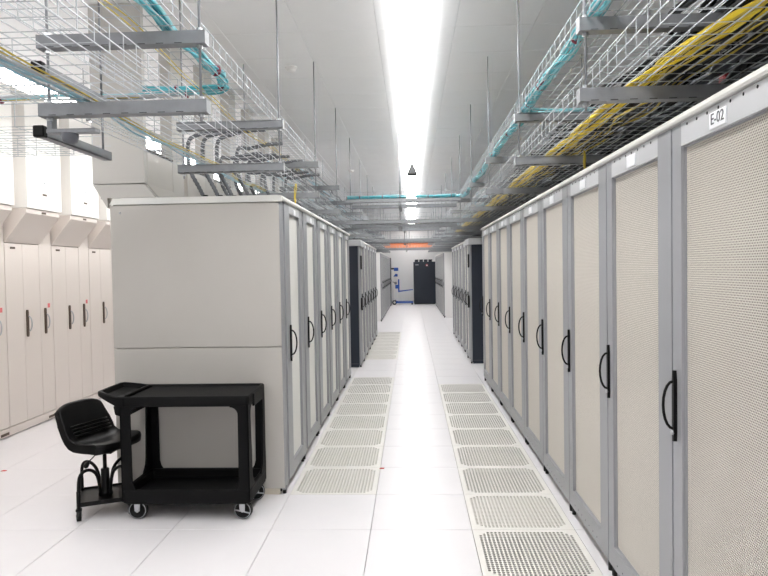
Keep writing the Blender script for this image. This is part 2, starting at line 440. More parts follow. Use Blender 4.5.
def rack(name, s, w, Ht, depth, style, fine=False):
    """s: +1 faces +X, -1 faces -X. Origin: front plane, near boundary, floor."""
    r = empty(name)
    X = lambda a: s*a           # a > 0 is out of the door
    g = .004
    body = 'side' if style != 'white' else 'white'
    b = MB()
    b.box(X(-.035), X(-depth), g, w-g, .055, Ht-.032, body)
    b.box(X(-.035), X(-.055), g+.001, w-g-.001, .02, .055, 'dark')
    bevel(b.build('body', r), .003, 2)
    pl = MB()
    pl.box(X(-.045), X(-depth+.02), g, w-g, .0, .052, 'skirt' if style != 'white' else 'white')
    pl.build('plinth', r)
    # rounded lid
    t = Ht
    prof = [(X(.012), t-.030), (X(.016), t-.022), (X(.015), t-.012), (X(.008), t-.003), (X(-.004), t), (X(-depth-.004), t), (X(-depth-.004), t-.030)]
    if s < 0: prof = prof[::-1]
    lm = MB().prism(prof, 'y', .001, w-.001, 'lid').build('lid', r)
    # feet
    for yy in (.03, w-.03):
        MB().cyl((X(-.02), yy, 0), (X(-.02), yy, .055), .013, 'blackr', 8).build('levelling_foot', r)
    zb, zt = .06, Ht-.034
    if style == 'right':   # handle on the far stile
        op = (.135, w-.085, .165, Ht-.115); hy = w-.035; door0 = .006
    elif style == 'left':
        op = (.29, .71, .15, Ht-.10); hy = .245; door0 = .125
    else:
        op = (.10, w-.10, .10, Ht-.10); hy = w/2; door0 = .006
    d = MB(); th = .032
    if style == 'left':
        fx = MB().box(X(-.033), X(-.010), .004, .120, .03, zt, 'frame').build('fixed_stile', r); bevel(fx, .003, 2)
    y0, y1, z0, z1 = op
    dm = 'frame' if style != 'white' else 'frame'
    dy1 = w-.006
    d.box(X(-th), X(0), door0, y0, zb, zt, dm); d.box(X(-th), X(0), y1, dy1, zb, zt, dm)
    d.box(X(-th), X(0), y0, y1, zb, z0, dm); d.box(X(-th), X(0), y0, y1, z1, zt, 'head' if style != 'white' else dm)
    # inner bezel lip
    lipm = 'frame'
    for a in ((y0, y0+.006, z0, z1), (y1-.006, y1, z0, z1), (y0, y1, z0, z0+.006), (y0, y1, z1-.006, z1)):
        d.box(X(-.028), X(-.012), *a[:2], *a[2:], lipm)
    df = d.build('door_frame', r)
    if fine:
        me = bpy.data.objects.new('mesh_panel', sheet_mesh(y0, y1, z0, z1,   .0088, .0078, .0033, .0014, s))
        COL.objects.link(me); me.parent = r; me.location = (X(-.018), 0, 0)
        MB().box(X(-.0335), X(-.0345), y0-.01, y1+.01, z0-.01, z1+.01, 'inner_shade').build('shade_backing', r)  # dark plate, its colour stands for the shade inside the rack
    else:
        me = MB().box(X(-.026), X(-.022), y0-.002, y1+.002, z0-.002, z1+.002, 'meshl').build('mesh_panel', r)
    # swing handle
    def handle(hy, zc=1.028, big=1.0):
        hm = MB()
        hm.prism([(hy-.009, zc-.100), (hy-.009, zc+.090), (hy-.004, zc+.128), (hy+.004, zc+.128), (hy+.009, zc+.090), (hy+.009, zc-.100), (hy+.005, zc-.135), (hy-.005, zc-.135)][::-1], 'x', X(0), X(.013), 'black')
        h = hm.build('handle', r)
        arc = [(X(.010), hy, zc-.088)] + [(X(.012+.036*math.sin(a)), hy, zc-.088*math.cos(a)) for a in [PI*q/10 for q in range(1, 10)]] + [(X(.010), hy, zc+.088)]
        MB().tube(arc, .0055, 'black', 8).build('grip', h)
        MB().cyl((X(.012), hy, zc-.103), (X(.018), hy, zc-.103), .009, 'chrome', 12).build('lock', h)
    if style == 'white':
        m = MB().box(X(0), X(.012), .06, w-.06, 1.0, 1.12, 'galv').build('handle_bar', r)
        handle(w-.05, 1.06)
    else: handle(hy)
    # label plate and little vent holes
    if style != 'white':
        yc = (y0+y1)/2+.01; zc = Ht-.078
        if style == 'right':
            p = MB().box(X(0), X(.004), yc-.055, yc+.055, zc-.028, zc+.024, 'plate', c=.0015)
        else:
            p = MB().box(X(0), X(.004), yc-.035, yc+.035, zc-.024, zc+.020, 'plate', c=.0015)
        p.build('label_plate', r)
    if style == 'right':
        for q in range(7):
            yy = w-.135-q*.0765
            MB().cyl((X(-.002), yy, Ht-.046), (X(.0008), yy, Ht-.046), .0055, 'dark', 8).build('vent_hole', r)
        for q in range(7):
            yy = w-.135-q*.0765
            MB().cyl((X(-.002), yy, .095), (X(.0008), yy, .095), .004, 'dark', 6).build('vent_hole', r)
    return r
def mesh_rack_row(proto, x, y0, n, w, labels, group, cat='server rack'):
    out = []
    for k in range(n):
        o = proto if k == 0 else copy_tree(proto)
        o.location = (x, y0+k*w, 0); tag(o, labels[k], cat, group); out.append(o)
    return out
XR, XL = 1.237, -.62
R1 = rack('server_rack', -1, .8, 2.085, 1.15, 'right', True)
labs = ['grey server rack with perforated door, the one whose plate reads E-02'] + ['grey server rack with perforated door, %s beyond the E-02 rack' % ORD[k] for k in range(8)]
rows = mesh_rack_row(R1, XR, -2.13, 9, .8, labs, 'grey racks in a row with plate E-02')
e02 = rows[0]
pl = [c for c in e02.children if c.name.startswith('label_plate')][0]
mw = Matrix.Translation((-.0046, (.135+.8-.085)/2+.01, 2.085-.078)) @ Matrix.Rotation(-PI/2, 4, 'Z') @ Matrix.Rotation(PI/2, 4, 'X')
text_mesh('E-02', .050, 'lettering', 'ink', pl, mw)['label'] = 'grey lettering E-02'
L1 = rack('server_rack', 1, .8, 2.066, 1.17, 'left', True)
lrows = mesh_rack_row(L1, XL, .6, 6, .8, ['grey server rack with narrow perforated door, beside the black utility cart'] + ['grey server rack with narrow perforated door, %s beyond the one beside the cart' % ORD[k] for k in range(5)], 'grey racks in the row behind the cart')
# big side panel that faces the camera
sp = MB()
sp.box(XL-.035-1.17+.02, XL-.012, -.010, .003, 1.030, 2.015, 'side'); sp.box(XL-.035-1.17+.02, XL-.012, -.010, .003, .045, 1.024, 'side')
o = sp.build('side_panel', lrows[0]); o.location = (-XL, 0, 0); bevel(o, .003, 2)
o = MB().cyl((-1.115, -.011, 1.965), (-1.115, -.006, 1.965), .008, 'chrome', 10).build('panel_lock', lrows[0])
sl = MB()   # soft rounded end cap of the lid above the panel
sl.prism([(-1.186, 2.022), (-1.17, 2.046), (-1.10, 2.066), (-.02, 2.066), (.008, 2.060), (.012, 2.036), (.010, 2.022)], 'y', -.016, .002, 'lid')
sl.build('lid_end_cap', lrows[0])

# second rows: black-sided rack first
def black_sided(s, Ht):
    r = rack('server_rack', s, .7, Ht, 1.0, 'left')
    for c in list(r.children):
        if c.name.startswith(('body', 'plinth')):
            c.data.materials.clear(); c.data.materials.append(MT['navy']); c.data.materials.append(MT['navy'])
            for p in c.data.polygons: p.material_index = 0
    t = MB(); t.box(s*.016, -s*1.03, -.012, .70, Ht-.10, Ht, 'head', c=.01); t.build('top_cap', r)
    for z in (1.55, ):
        MB().box(0, s*.02, .05, .13, z, z+.22, 'black', c=.006).build('hinge_block', r)
    MB().box(0, s*.025, .05, .12, .90, 1.10, 'black', c=.008).build('latch', r)
    return r
a = black_sided(1, 2.02); a.location = (-.54, 6.35, 0)
tag(a, 'rack with near-black side panel past the end of the row behind the cart', 'server rack')
b = black_sided(-1, 2.02); b.location = (1.20, 6.62, 0)
tag(b, 'rack with near-black side panel past the end of the E-02 row', 'server rack')
a2 = rack('server_rack', 1, .8, 2.02, 1.0, 'left')
mesh_rack_row(a2, -.54, 7.05, 5, .8, ['pale rack, %s behind the dark-sided rack on the wall cabinet side' % ORD[k] for k in range(5)], 'pale racks behind the dark-sided rack, wall cabinet side')
b2 = rack('server_rack', -1, .8, 2.02, 1.0, 'left')
mesh_rack_row(b2, 1.22, 7.32, 5, .8, ['pale rack, %s behind the dark-sided rack on the E-02 side' % ORD[k] for k in range(5)], 'pale racks behind the dark-sided rack, E-02 side')
# white cabinets at the far end
wl = rack('network_cabinet', 1, .8, 2.05, 1.0, 'white')
mesh_rack_row(wl, -.62, 15.2, 10, .8, ['white cabinet with grey door, %s of the row ahead of the blue lift' % ORD[k] for k in range(10)], 'white cabinets ahead of the blue lift', 'cabinet')
wr = rack('network_cabinet', -1, .8, 2.05, 1.0, 'white')
mesh_rack_row(wr, 1.26, 16.3, 8, .8, ['white cabinet with grey door, %s of the row ahead of the cooling unit' % ORD[k] for k in range(8)], 'white cabinets ahead of the dark cooling unit', 'cabinet')
for x0, x1, y, lab in ((-1.62, -.60, 23.25, 'thin black end cabinet beside the blue lift'), (1.40, 2.3, 22.75, 'black end cabinet beside the cooling unit')):
    r = empty('end_cabinet', (0, y, 0)); tag(r, lab, 'cabinet')
    bevel(MB().box(x0, x1, 0, .7, .03, 2.02, 'navy').build('body', r), .006)
    MB().box(x0+.01, x1-.01, .02, .68, 0, .03, 'blackr').build('plinth', r)

# cooling unit
r = empty('cooling_unit', (.36, 24.15, 0)); tag(r, 'tall near-black cooling unit against the far wall', 'cooling unit')
bevel(MB().box(0, .95, 0, .8, .03, 1.84, 'navy').build('body', r), .01)
MB().box(.02, .93, .02, .78, 0, .03, 'blackr').build('plinth', r)
for q in range(4): MB().box(.06+q*.2, .22+q*.2, .05, .7, 1.84, 1.94, 'navy', c=.01).build('top_duct', r)
MB().box(.80, .86, .05, .3, 1.84, 1.90, 'white', c=.004).build('vent_cap', r)
MB().cyl((.58, -.006, 1.69), (.58, 0, 1.69), .055, 'dot', 20).build('sticker', r)
MB().cyl((.58, -.008, 1.68), (.58, -.006, 1.68), .032, 'plate', 20).build('sticker_centre', r)
MB().box(.08, .22, -.003, 0, 1.70, 1.72, 'fixture').build('name_strip', r)

# ------------------------------------------------------------------ blue lift trolley
r = empty('lift_trolley', (-.42, 24.1, 0)); tag(r, 'blue and white manual lift trolley with forks beside the cooling unit', 'trolley')
m = MB(); m.box(-.10, -.05, 0, .05, .12, 1.55, 'white', c=.006); m.box(.05, .10, 0, .05, .12, 1.55, 'white', c=.006)
for z in (.3, .75, 1.2): m.box(-.05, .05, .01, .04, z, z+.04, 'white')
m.build('mast', r)
m = MB(); m.box(-.07, .12, -.03, .06, 1.46, 1.60, 'blue', c=.02); m.build('mast_head', r)
m = MB(); m.cyl((-.20, .0, 1.56), (-.06, .0, 1.56), .035, 'black', 12); m.build('push_handle', r)
MB().prism([(-.10, 1.22), (.09, 1.22), (.09, 1.32), (.0, 1.34)], 'y', -.03, .05, 'blue').build('winch_cover', r)
m = MB(); m.cyl((0, -.06, .93), (0, .05, .93), .06, 'galv', 14); m.cyl((0, -.07, .93), (-.14, -.07, 1.0), .01, 'black', 8); m.build('winch', r)
m = MB(); m.box(-.02, .12, -.05, 0, .70, .86, 'blue', c=.01); m.box(.10, .16, -.06, .04, .54, 1.10, 'blue', c=.012); m.build('carriage', r)
for y in (-.16, .16):
    m = MB(); m.prism([(.12, .55), (.12, .60), (.74, .66), (.74, .63)], 'y', y-.03, y+.03, 'blue'); m.build('fork', r)
    m = MB(); m.box(.0, .74, y-.035, y+.035, .07, .14, 'blue', c=.01); m.build('base_leg', r)
    m = MB(); m.cyl((-.06, y-.02, .10), (-.06, y+.02, .10), .10, 'blackr', 18); m.cyl((-.06, y-.022, .10), (-.06, y+.022, .10), .05, 'white', 14); m.build('wheel', r)
    m = MB(); m.cyl((.70, y-.015, .04), (.70, y+.015, .04), .04, 'blackr', 14); m.build('front_wheel', r)
m = MB(); m.box(-.12, .10, -.16, .16, .10, .16, 'blue', c=.01); m.build('crossbar', r)

# orange crane beam at the far end
r = empty('crane_beam', (0, 23.8, 2.47)); tag(r, 'orange lifting beam across the far end marked 21', 'beam')
m = MB(); m.box(-.92, 1.30, -.04, .04, .0, .17, 'orange', c=.004); m.build('web', r)
m = MB(); m.box(-.92, 1.30, -.09, .09, -.02, 0, 'orange'); m.box(-.92, 1.30, -.09, .09, .17, .19, 'orange'); m.build('flange', r)
text_mesh('21', .22, 'lettering', 'ink', r, Matrix.Translation((.17, -.045, .09)) @ Matrix.Rotation(PI/2, 4, 'X'))
m = MB(); m.box(-1.10, -.93, -.06, .06, .0, .16, 'brown', c=.02); m.cyl((-.92, -.05, .0), (-.92, -.05, -.10), .02, 'brown', 8); m.build('trolley_hook', r)
for x in (-.6, .2, 1.0):
    MB().cyl((x, 0, .19), (x, 0, H-2.47), .012, 'rod', 8).build('hanger_rod', r)

# ------------------------------------------------------------------ wall cabinets with ducts
def wall_cabinet():
    r = empty('wall_cabinet')
    D = .62; zt = 1.86
    b = MB(); b.box(-.012, -D, .003, .797, .09, zt, 'wcab'); bevel(b.build('body', r), .003)
    MB().box(-.004, -D, .003, .797, .012, .088, 'wcab').build('kick_plate', r)
    MB().box(-.03, -D+.02, .006, .794, 0, .012, 'dark').build('plinth_gap', r)
    bevel(MB().box(-.012, 0, .006, .279, .10, zt-.004, 'wcab').build('door', r), .003)
    dr = bevel(MB().box(-.012, 0, .283, .562, .10, zt-.004, 'wcab').build('door', r), .003)
    dn = bevel(MB().box(-.012, 0, .569, .794, .10, 2.0, 'wcab').build('narrow_door', r), .003)
    for par, hy in ((dr, .325), (dn, .645)):
        hm = MB().prism([(hy-.014, .95), (hy-.014, 1.18), (hy-.008, 1.20), (hy+.008, 1.20), (hy+.014, 1.18), (hy+.014, .95), (hy+.008, .93), (hy-.008, .93)][::-1], 'x', 0, .014, 'brown').build('handle', par)
        arc = [(.012+.032*math.sin(a), hy+.012, 1.06-.075*math.cos(a)) for a in [PI*q/8 for q in range(9)]]
        g = MB().tube(arc, .006, 'chrome', 6).build('grip', par)
    MB().box(0, .002, .70, .74, 1.20, 1.245, 'pink').build('pink_sticker', dn)
    MB().box(0, .004, .66, .78, .028, .052, 'brown').build('kick_vent', r)
    MB().box(0, .004, .09, .165, 1.805, 1.825, 'brown').build('name_badge', r)
    # sloping hood and riser duct
    d = MB(); d.prism([(-.60, 1.865), (0, 1.865), (.22, 2.14), (.22, 2.185), (-.60, 2.185)], 'y', .008, .592, 'wcab')
    bevel(d.build('hood', r), .003)
    u = MB().box(-.60, .235, .010, .612, 2.189, H-.02, 'wduct').build('riser_duct', r); bevel(u, .003)
    MB().box(.219, .223, .27, .34, 2.150, 2.168, 'brown').build('slot', r)
    MB().box(.234, .238, .27, .34, 2.33, 2.348, 'brown').build('slot', r)
    MB().cyl((.234, .31, 2.46), (.24, .31, 2.46), .012, 'fixture', 8).build('knock_out', r)
    MB().cyl((.0, .30, 1.90), (.02, .30, 1.905), .014, 'white', 8).build('hood_screw', r)
    q = MB().box(-.60, -.004, .612, .800, 2.004, H-.02, 'wcab').build('infill_panel', r)
    MB().box(-.004, .02, .675, .705, 2.60, H-.3, 'fixture', c=.004).build('conduit', r)
    return r
wc = wall_cabinet()
for k in range(17):
    o = wc if k == 0 else copy_tree(wc)
    o.location = (-3.6, -1.81+k*.8, 0)
    n = k-4
    lab = 'cream wall cabinet with hood and riser duct, %s' % ('partly cut by the picture edge' if n == 0 else ('%s whole one from the picture edge' % ORD[n-1] if n > 0 else '%s before the picture edge' % ORD[-n-1]))
    tag(o, lab, 'cabinet', 'cream cabinets along the wall')

# ------------------------------------------------------------------ grey exhaust ducts above the row behind the cart
r = empty('exhaust_baffle', (0, .60, 0)); tag(r, 'tall grey end panel rising behind the rack row to the ceiling', 'panel')
m = MB(); m.prism([(-1.925, 2.165), (-1.825, 2.0), (-1.825, 2.070), (-1.49, 2.070), (-1.56, 2.16)][::-1], 'y', 0, .05, 'duct'); m.build('flared_foot', r)
m = MB(); m.box(-1.925, -1.56, 0, .05, 2.168, H-.004, 'duct'); bevel(m.build('upright_panel', r), .003)
def exhaust():
    r = empty('exhaust_duct')
    m = MB(); m.prism([(-.34, 2.070), (-.34, 2.40), (0, 2.40), (0, 2.17), (.08, 2.070)], 'y', .055, .53, 'side'); bevel(m.build('plenum_box', r), .003)
    MB().box(-.34, .006, .055, .53, 2.40, 2.412, 'gasket').build('gasket', r)
    MB().box(-.09, 0, .535, .775, 2.070, H-.004, 'duct').build('riser', r)
    return r
ex = exhaust()
for k in range(6):
    o = ex if k == 0 else copy_tree(ex)
    o.location = (-1.56, .6+k*.8+.001, 0)
    tag(o, 'grey plenum and riser above the row behind the cart, %s from the end panel' % ORD[k], 'duct', 'grey exhaust ducts above the row behind the cart')

# ------------------------------------------------------------------ trapeze hangers (strut beams and threaded rods)
def strut(m, a, b, z, axis='x', sz=.026, mt='galv', oth=0.):
    """C-channel strut with slots underneath"""
    if axis == 'x':
        m.box(a, b, oth-sz, oth-sz+.005, z-sz, z+sz, mt); m.box(a, b, oth+sz-.005, oth+sz, z-sz, z+sz, mt)
        m.box(a, b, oth-sz, oth+sz, z-sz, z-sz+.004, mt); m.box(a, b, oth-sz, oth-sz+.014, z+sz-.004, z+sz, mt); m.box(a, b, oth+sz-.014, oth+sz, z+sz-.004, z+sz, mt)
        x = a+.04
        while x < b-.05:
            m.box(x, x+.03, oth-sz-.0006, oth-sz+.002, z-sz+.002, z-sz+.0045, 'dark'); x += .075
    else:
        m.box(oth-sz, oth-sz+.005, a, b, z-sz, z+sz, mt); m.box(oth+sz-.005, oth+sz, a, b, z-sz, z+sz, mt)
        m.box(oth-sz, oth+sz, a, b, z-sz, z-sz+.004, mt)
def hanger(x0, x1, rods, zs=(2.218, 2.492)):
    r = empty('trapeze_hanger')
    for z in zs:
        m = MB(); strut(m, x0, x1, z); s_ = m.build('strut_beam', r)
        for x in (x0, x1): MB().box(x-.003, x+.003, -.027, .027, z-.027, z+.027, 'galv').build('end_plate', s_)
    for x in rods:
        MB().cyl((x, 0, min(zs)-.06), (x, 0, H+.005), .0055, 'rod', 6).build('threaded_rod', r)
        m = MB()
        for z in zs:
            for q in (z-.034, z+.034): m.cyl((x, 0, q-.007), (x, 0, q+.007), .012, 'chrome', 6, False)
        tag(m.build('nuts', r), kind='stuff')
    return r
hl = hanger(-1.235, -.548, (-1.205, -.575)); hr = hanger(.938, 2.0, (.965, 1.78))
YS = [-2.78, -1.18, .38, 1.97, 3.62, 5.3, 7.1, 8.9, 10.7, 12.5, 14.3, 16.1, 17.9, 19.7, 21.5]
for base, side in ((hl, 'trays above the row behind the cart'), (hr, 'trays above the E-02 row')):
    for k, y in enumerate(YS):
        o = base if k == 0 else copy_tree(base)
        o.location = (0, y, 0)
        tag(o, 'strut hanger with rods under the %s, %s along' % (side, ORD[k]), 'hanger', 'strut hangers under the '+side)

# ------------------------------------------------------------------ wire basket trays
def tray_section(L, W, hgt=.095, pitch=.1, axis='y'):
    m = MB(); r = .0021
    def P(u, v, z): return (u, v, z) if axis == 'y' else (v, u, z)
    nW = max(4, int(round(W/.055)))
    for i in range(nW+1):
        u = i*W/nW; m.tube([P(u, 0, 0), P(u, L, 0)], r, 'wire', 4, False, False)
    for u in (0, W):
        for z in (hgt*.45, hgt): m.tube([P(u, 0, z), P(u, L, z)], r*1.1, 'wire', 4, False, False)
    n = int(round(L/pitch))
    for j in range(n):
        v = (j+.5)*pitch
        m.tube([P(0, v, hgt), P(0, v, 0), P(W, v, 0), P(W, v, hgt)], r, 'wire', 4, False, False)
    return m
def tray(loc, total, W, label, axis='y', seg=3.2, group=None):
    t = empty('cable_tray', loc); tag(t, label, 'cable tray', group)
    n = max(1, math.ceil(total/seg)); first = None
    sl_ = total/n
    for k in range(n):
        if first is None: first = o = tray_section(sl_-.01, W, axis=axis).build('tray_section', t)
        else: o = first.copy(); COL.objects.link(o)
        o.location = (0, k*sl_, 0) if axis == 'y' else (k*sl_, 0, 0)
        # splice plates at the joins
    return t
zl, zu = 2.218+.029, 2.492+.029
tray((-1.24, -3.0, zl), 25.6, .56, 'lower wire basket tray above the row behind the cart')
tray((-1.22, -3.0, zu), 25.6, .60, 'upper wire basket tray above the row behind the cart')
tray((1.0, -3.0, zl), 25.6, .86, 'lower wire basket tray above the E-02 row')
tray((.965, -3.0, zu), 25.6, .86, 'upper wire basket tray above the E-02 row')
# cross trays to the wall cabinets, and bridges over the aisle
for z, nm in ((zl-.02, 'lower'), (zu-.02, 'upper')):
    tray((-3.34, -1.12, z-.055), 2.06, .66, '%s cross tray running to the wall cabinets near the cart' % nm, axis='x', seg=2.1)
for z, y0, y1, nm in ((2.152, -1.12, -.50, 'lower'), (2.420, -1.12, -.50, 'upper')):
    for x in (-1.29,):
        r = empty('support_strut', (x, 0, z)); tag(r, 'short strut under the %s cross tray, running away from the camera' % nm, 'strut')
        m = MB(); strut(m, y0, y1, 0, 'y', sz=.021); m.build('channel', r)
        m = MB(); m.box(-.024, .024, y0-.004, y0+.03, -.024, .024, 'black', c=.004); m.build('end_cap', r)
        m = MB(); m.cyl((.0, y1-.05, .027), (.0, y1-.05, H-z), .0055, 'rod', 6); m.build('threaded_rod', r)
for k, (yb, nm) in enumerate(((5.12, 'first'), (11.0, 'second'), (17.0, 'third'))):
    for z, lv in ((zu, 'upper'), (zl-.02, 'lower')):
        tray((-.66, yb+.03, z), 1.66, .76, '%s wire basket bridge over the middle aisle, %s crossing' % (lv, nm), axis='x', seg=1.7)
        r = empty('bridge_hanger', (0, yb, z-.03)); tag(r, 'strut pair under the %s bridge over the middle aisle, %s crossing' % (lv, nm), 'hanger')
        for yy in (0, .84):
            m = MB(); strut(m, -.62, .96, 0, oth=yy); m.build('strut_beam', r)
        m = MB(); strut(m, -.05, .9, -.055, 'y', oth=.12, sz=.02); m.build('strut_beam', r)
        if lv == 'upper':
            for yy in (-.03, .88): MB().cyl((.12, yy, -.3), (.12, yy, H-z+.03), .0055, 'rod', 6).build('threaded_rod', r)

# ------------------------------------------------------------------ cables
def smooth_path(P, n=6):
    P = [Vector(p) for p in P]; out = []
    for i in range(len(P)-1):
        p0 = P[max(i-1, 0)]; p1 = P[i]; p2 = P[i+1]; p3 = P[min(i+2, len(P)-1)]
        for q in range(n):
            t = q/n
            out.append(.5*((2*p1)+(-p0+p2)*t+(2*p0-5*p1+4*p2-p3)*t*t+(-p0+3*p1-3*p2+p3)*t*t*t))
    out.append(P[-1]); return out
def bundle(name, label, pts, n, rad, sr, mats, cat='cables', ties=None, wig=.3, n_sub=6, flat=1.0, group=None, tie_mat='tie'):
    r = empty(name, pts[0]); tag(r, label, cat, group)
    o0 = Vector(pts[0])
    path = smooth_path(pts, n_sub)
    for k in range(n):
        a = random.uniform(0, 2*PI); q = rad*math.sqrt(random.random())
        ph = random.uniform(0, 6); amp = wig*rad
        P = []
        for i, p in enumerate(path):
            t = (path[min(i+1, len(path)-1)]-path[max(i-1, 0)]).normalized()
            u = t.cross(Vector((0, 0, 1))).normalized(); v = u.cross(t)
            aa = a+.25*math.sin(i*.5+ph)
            off = u*(q*math.cos(aa)*min(flat, 2.0) + amp*math.sin(i*.9+ph)) + v*((q*math.sin(aa)+amp*.5*math.cos(i*.7+ph*2))/flat)
            P.append(p+off-o0)
        MB().tube(P, sr*random.uniform(.85, 1.15), random.choice(mats), 5).build('cable', r)
    if ties:
        for tpos in ties:
            i = min(int(tpos*(len(path)-1)), len(path)-2)
            d = (path[i+1]-path[i]).normalized()*.005
            MB().tube([path[i]-d-o0, path[i]+d-o0], rad*1.02+sr*.5, tie_mat, 10).build('cable_tie', r)
    return r
zc = zu+.035
def ywalk(x, z, y0, y1, st=.4, j=.01):
    P = []; y = y0
    while y < y1: P.append((x+random.uniform(-j, j), y, z+random.uniform(-j*.4, j*.4))); y += st
    P.append((x, y1, z)); return P
bundle('teal_cable_bundle', 'teal cable bundle in the upper tray above the racks behind the cart', ywalk(-.70, zc, -3, -.42) + [(-.74, -.30, zc), (-.82, -.24, zc), (-1.2, -.24, zc)], 13, .026, .0062, ['teal', 'teal', 'teal2'], ties=(.1, .3, .5, .62, .8, .96))
bundle('crossing_cable_bundle', 'teal and yellow cables crossing towards the wall cabinets', [(-.85, -.24, zc-.02), (-1.3, -.25, zc-.03), (-2.0, -.26, zc-.03), (-2.8, -.25, zc-.03), (-3.3, -.25, zc-.03)], 9, .020, .006, ['teal2', 'yellow2', 'teal', 'wire'], ties=(.12, .5, .8))
bundle('teal_cable_bundle', 'teal cable bundle in the upper tray above the E-02 row, near stretch', ywalk(1.01, zc, -3, .25) + [(1.02, .42, zc), (1.10, .50, zc), (1.6, .5, zc)], 13, .026, .0062, ['teal', 'teal', 'teal2'], ties=(.12, .3, .45, .6, .75))
bundle('teal_cable_bundle', 'teal cable bundle in the upper tray above the E-02 row, far stretch', [(1.4, .58, zc), (1.08, .62, zc)] + ywalk(1.02, zc, .75, 5.1) + [(.98, 5.3, zc), (.85, 5.36, zc)], 12, .024, .006, ['teal', 'teal2'], ties=(.2, .35, .5, .65, .8))
bundle('teal_cable_bundle', 'teal cable bundle lying on the first bridge over the aisle', [(-.62, 5.22, zc), (-.2, 5.2, zc), (.3, 5.22, zc), (.9, 5.2, zc)], 9, .020, .006, ['teal', 'teal2'], ties=(.02, .2, .4, .6, .8, .97))
bundle('teal_cable_bundle', 'teal cables on the second bridge over the aisle', [(-.62, 11.2, zc), (.3, 11.2, zc), (.9, 11.2, zc)], 8, .02, .006, ['teal2'], ties=(.3, .7))
bundle('yellow_cable_bundle', 'thick bunch of yellow cables above the E-02 rack door', [(1.34, -3, zl+.03), (1.30, -2.2, zl+.03), (1.22, -1.6, zl+.03)] + ywalk(1.19, zl+.028, -1.2, 9.0, .6, .012), 12, .030, .0048, ['yellow', 'yellow', 'yellow', 'yellow2'], flat=1.8)
bundle('yellow_cable_bundle', 'thin strand of yellow cables beside the thick yellow bunch', ywalk(1.32, zl+.022, -3, 9.0, .6, .02), 8, .05, .0042, ['yellow2', 'yellow2', 'bcable'], flat=2.2)
bundle('yellow_cable_strand', 'thin yellow cables in the lower tray above the racks behind the cart', ywalk(-1.02, zl+.012, -3, 5.0, .6, .03), 2, .012, .0032, ['yellow2'])
bundle('pale_blue_cable_strand', 'pale blue cables beside the yellow strand above the racks behind the cart', ywalk(-1.08, zl+.012, -3, 8.0, .6, .03), 5, .03, .005, ['lblue', 'wire'])
bundle('yellow_cable_strand', 'thin yellow cables in the upper tray above the racks behind the cart', ywalk(-.86, zu+.012, -3, 3.0, .6, .03), 2, .012, .003, ['yellow2'])
bundle('grey_cable_run', 'grey cables far along the lower tray above the racks behind the cart', ywalk(-1.0, zl+.03, 2.2, 21, .8, .02), 16, .13, .008, ['pcable', 'lblue', 'wire', 'gcable'], flat=4, wig=.06)
bundle('grey_cable_run', 'grey cables far along the upper tray above the racks behind the cart', ywalk(-.92, zu+.03, 2.2, 21, .8, .02), 16, .14, .008, ['pcable', 'lblue', 'wire', 'gcable'], flat=4, wig=.06)
bundle('grey_cable_run', 'grey cables far along the upper tray above the E-02 row', ywalk(1.3, zu+.03, 4.5, 21, .8, .02), 14, .14, .008, ['pcable', 'lblue', 'wire'], flat=4, wig=.06)
bundle('black_cable_bundle', 'mass of black cables in the lower tray above the E-02 row', ywalk(1.62, zl+.06, -3, 14, .5, .04), 34, .17, .013, ['bcable', 'bcable', 'gcable'], flat=2.6, wig=.12)
bundle('black_cable_bundle', 'mass of black cables in the upper tray above the E-02 row', ywalk(1.66, zu+.05, -3, 14, .5, .05), 26, .15, .013, ['bcable', 'bcable', 'gcable'], flat=2.6, wig=.12)
# black board added for the shaded background behind the E-02 trays
r = empty('shade_board', (0, -2.6, 0)); tag(r, 'black board added for the shaded background behind the E-02 rack tops', 'panel')
MB().box(2.03, 2.06, 0, 9.6, 2.087, 2.90, 'bcable').build('board', r)
for k in range(7):
    MB().box(2.0, 2.03, .3+k*1.4, .36+k*1.4, 2.087, 2.90, 'gcable', c=.004).build('post', r)
for k, (y, z) in enumerate(((-1.9, 2.095), (-1.05, 2.095), (-.2, 2.095), (.7, 2.095), (1.6, 2.095), (2.5, 2.095))):
    r = empty('cable_gland_box', (1.50, y, z)); tag(r, 'black cable entry box on the rack tops of the E-02 row, %s along' % ORD[k], 'box', 'cable entry boxes on the E-02 row')
    MB().box(0, .42, 0, .34, -.008, .09, 'bcable', c=.01).build('box_shell', r)
    for q in range(4):
        MB().tube([(.05+.1*q, .17, .08), (.05+.1*q, .17, .11), (.08+.1*q, .2, .16), (.1+.1*q, .3, .19)], .014, 'bcable', 8).build('cable', r)
r = empty('junction_box', (1.70, -.86, 2.36)); tag(r, 'dark red junction box among the black cables over the E-02 rack', 'box')
MB().box(-.05, .05, 0, .05, -.04, .04, 'red', c=.006).build('box_shell', r)
MB().cyl((0, -.006, 0), (0, .002, 0), .018, 'bcable', 14).build('button', r)
MB().cyl((0, .02, .035), (0, .02, .16), .006, 'bcable', 6).build('cable', r)

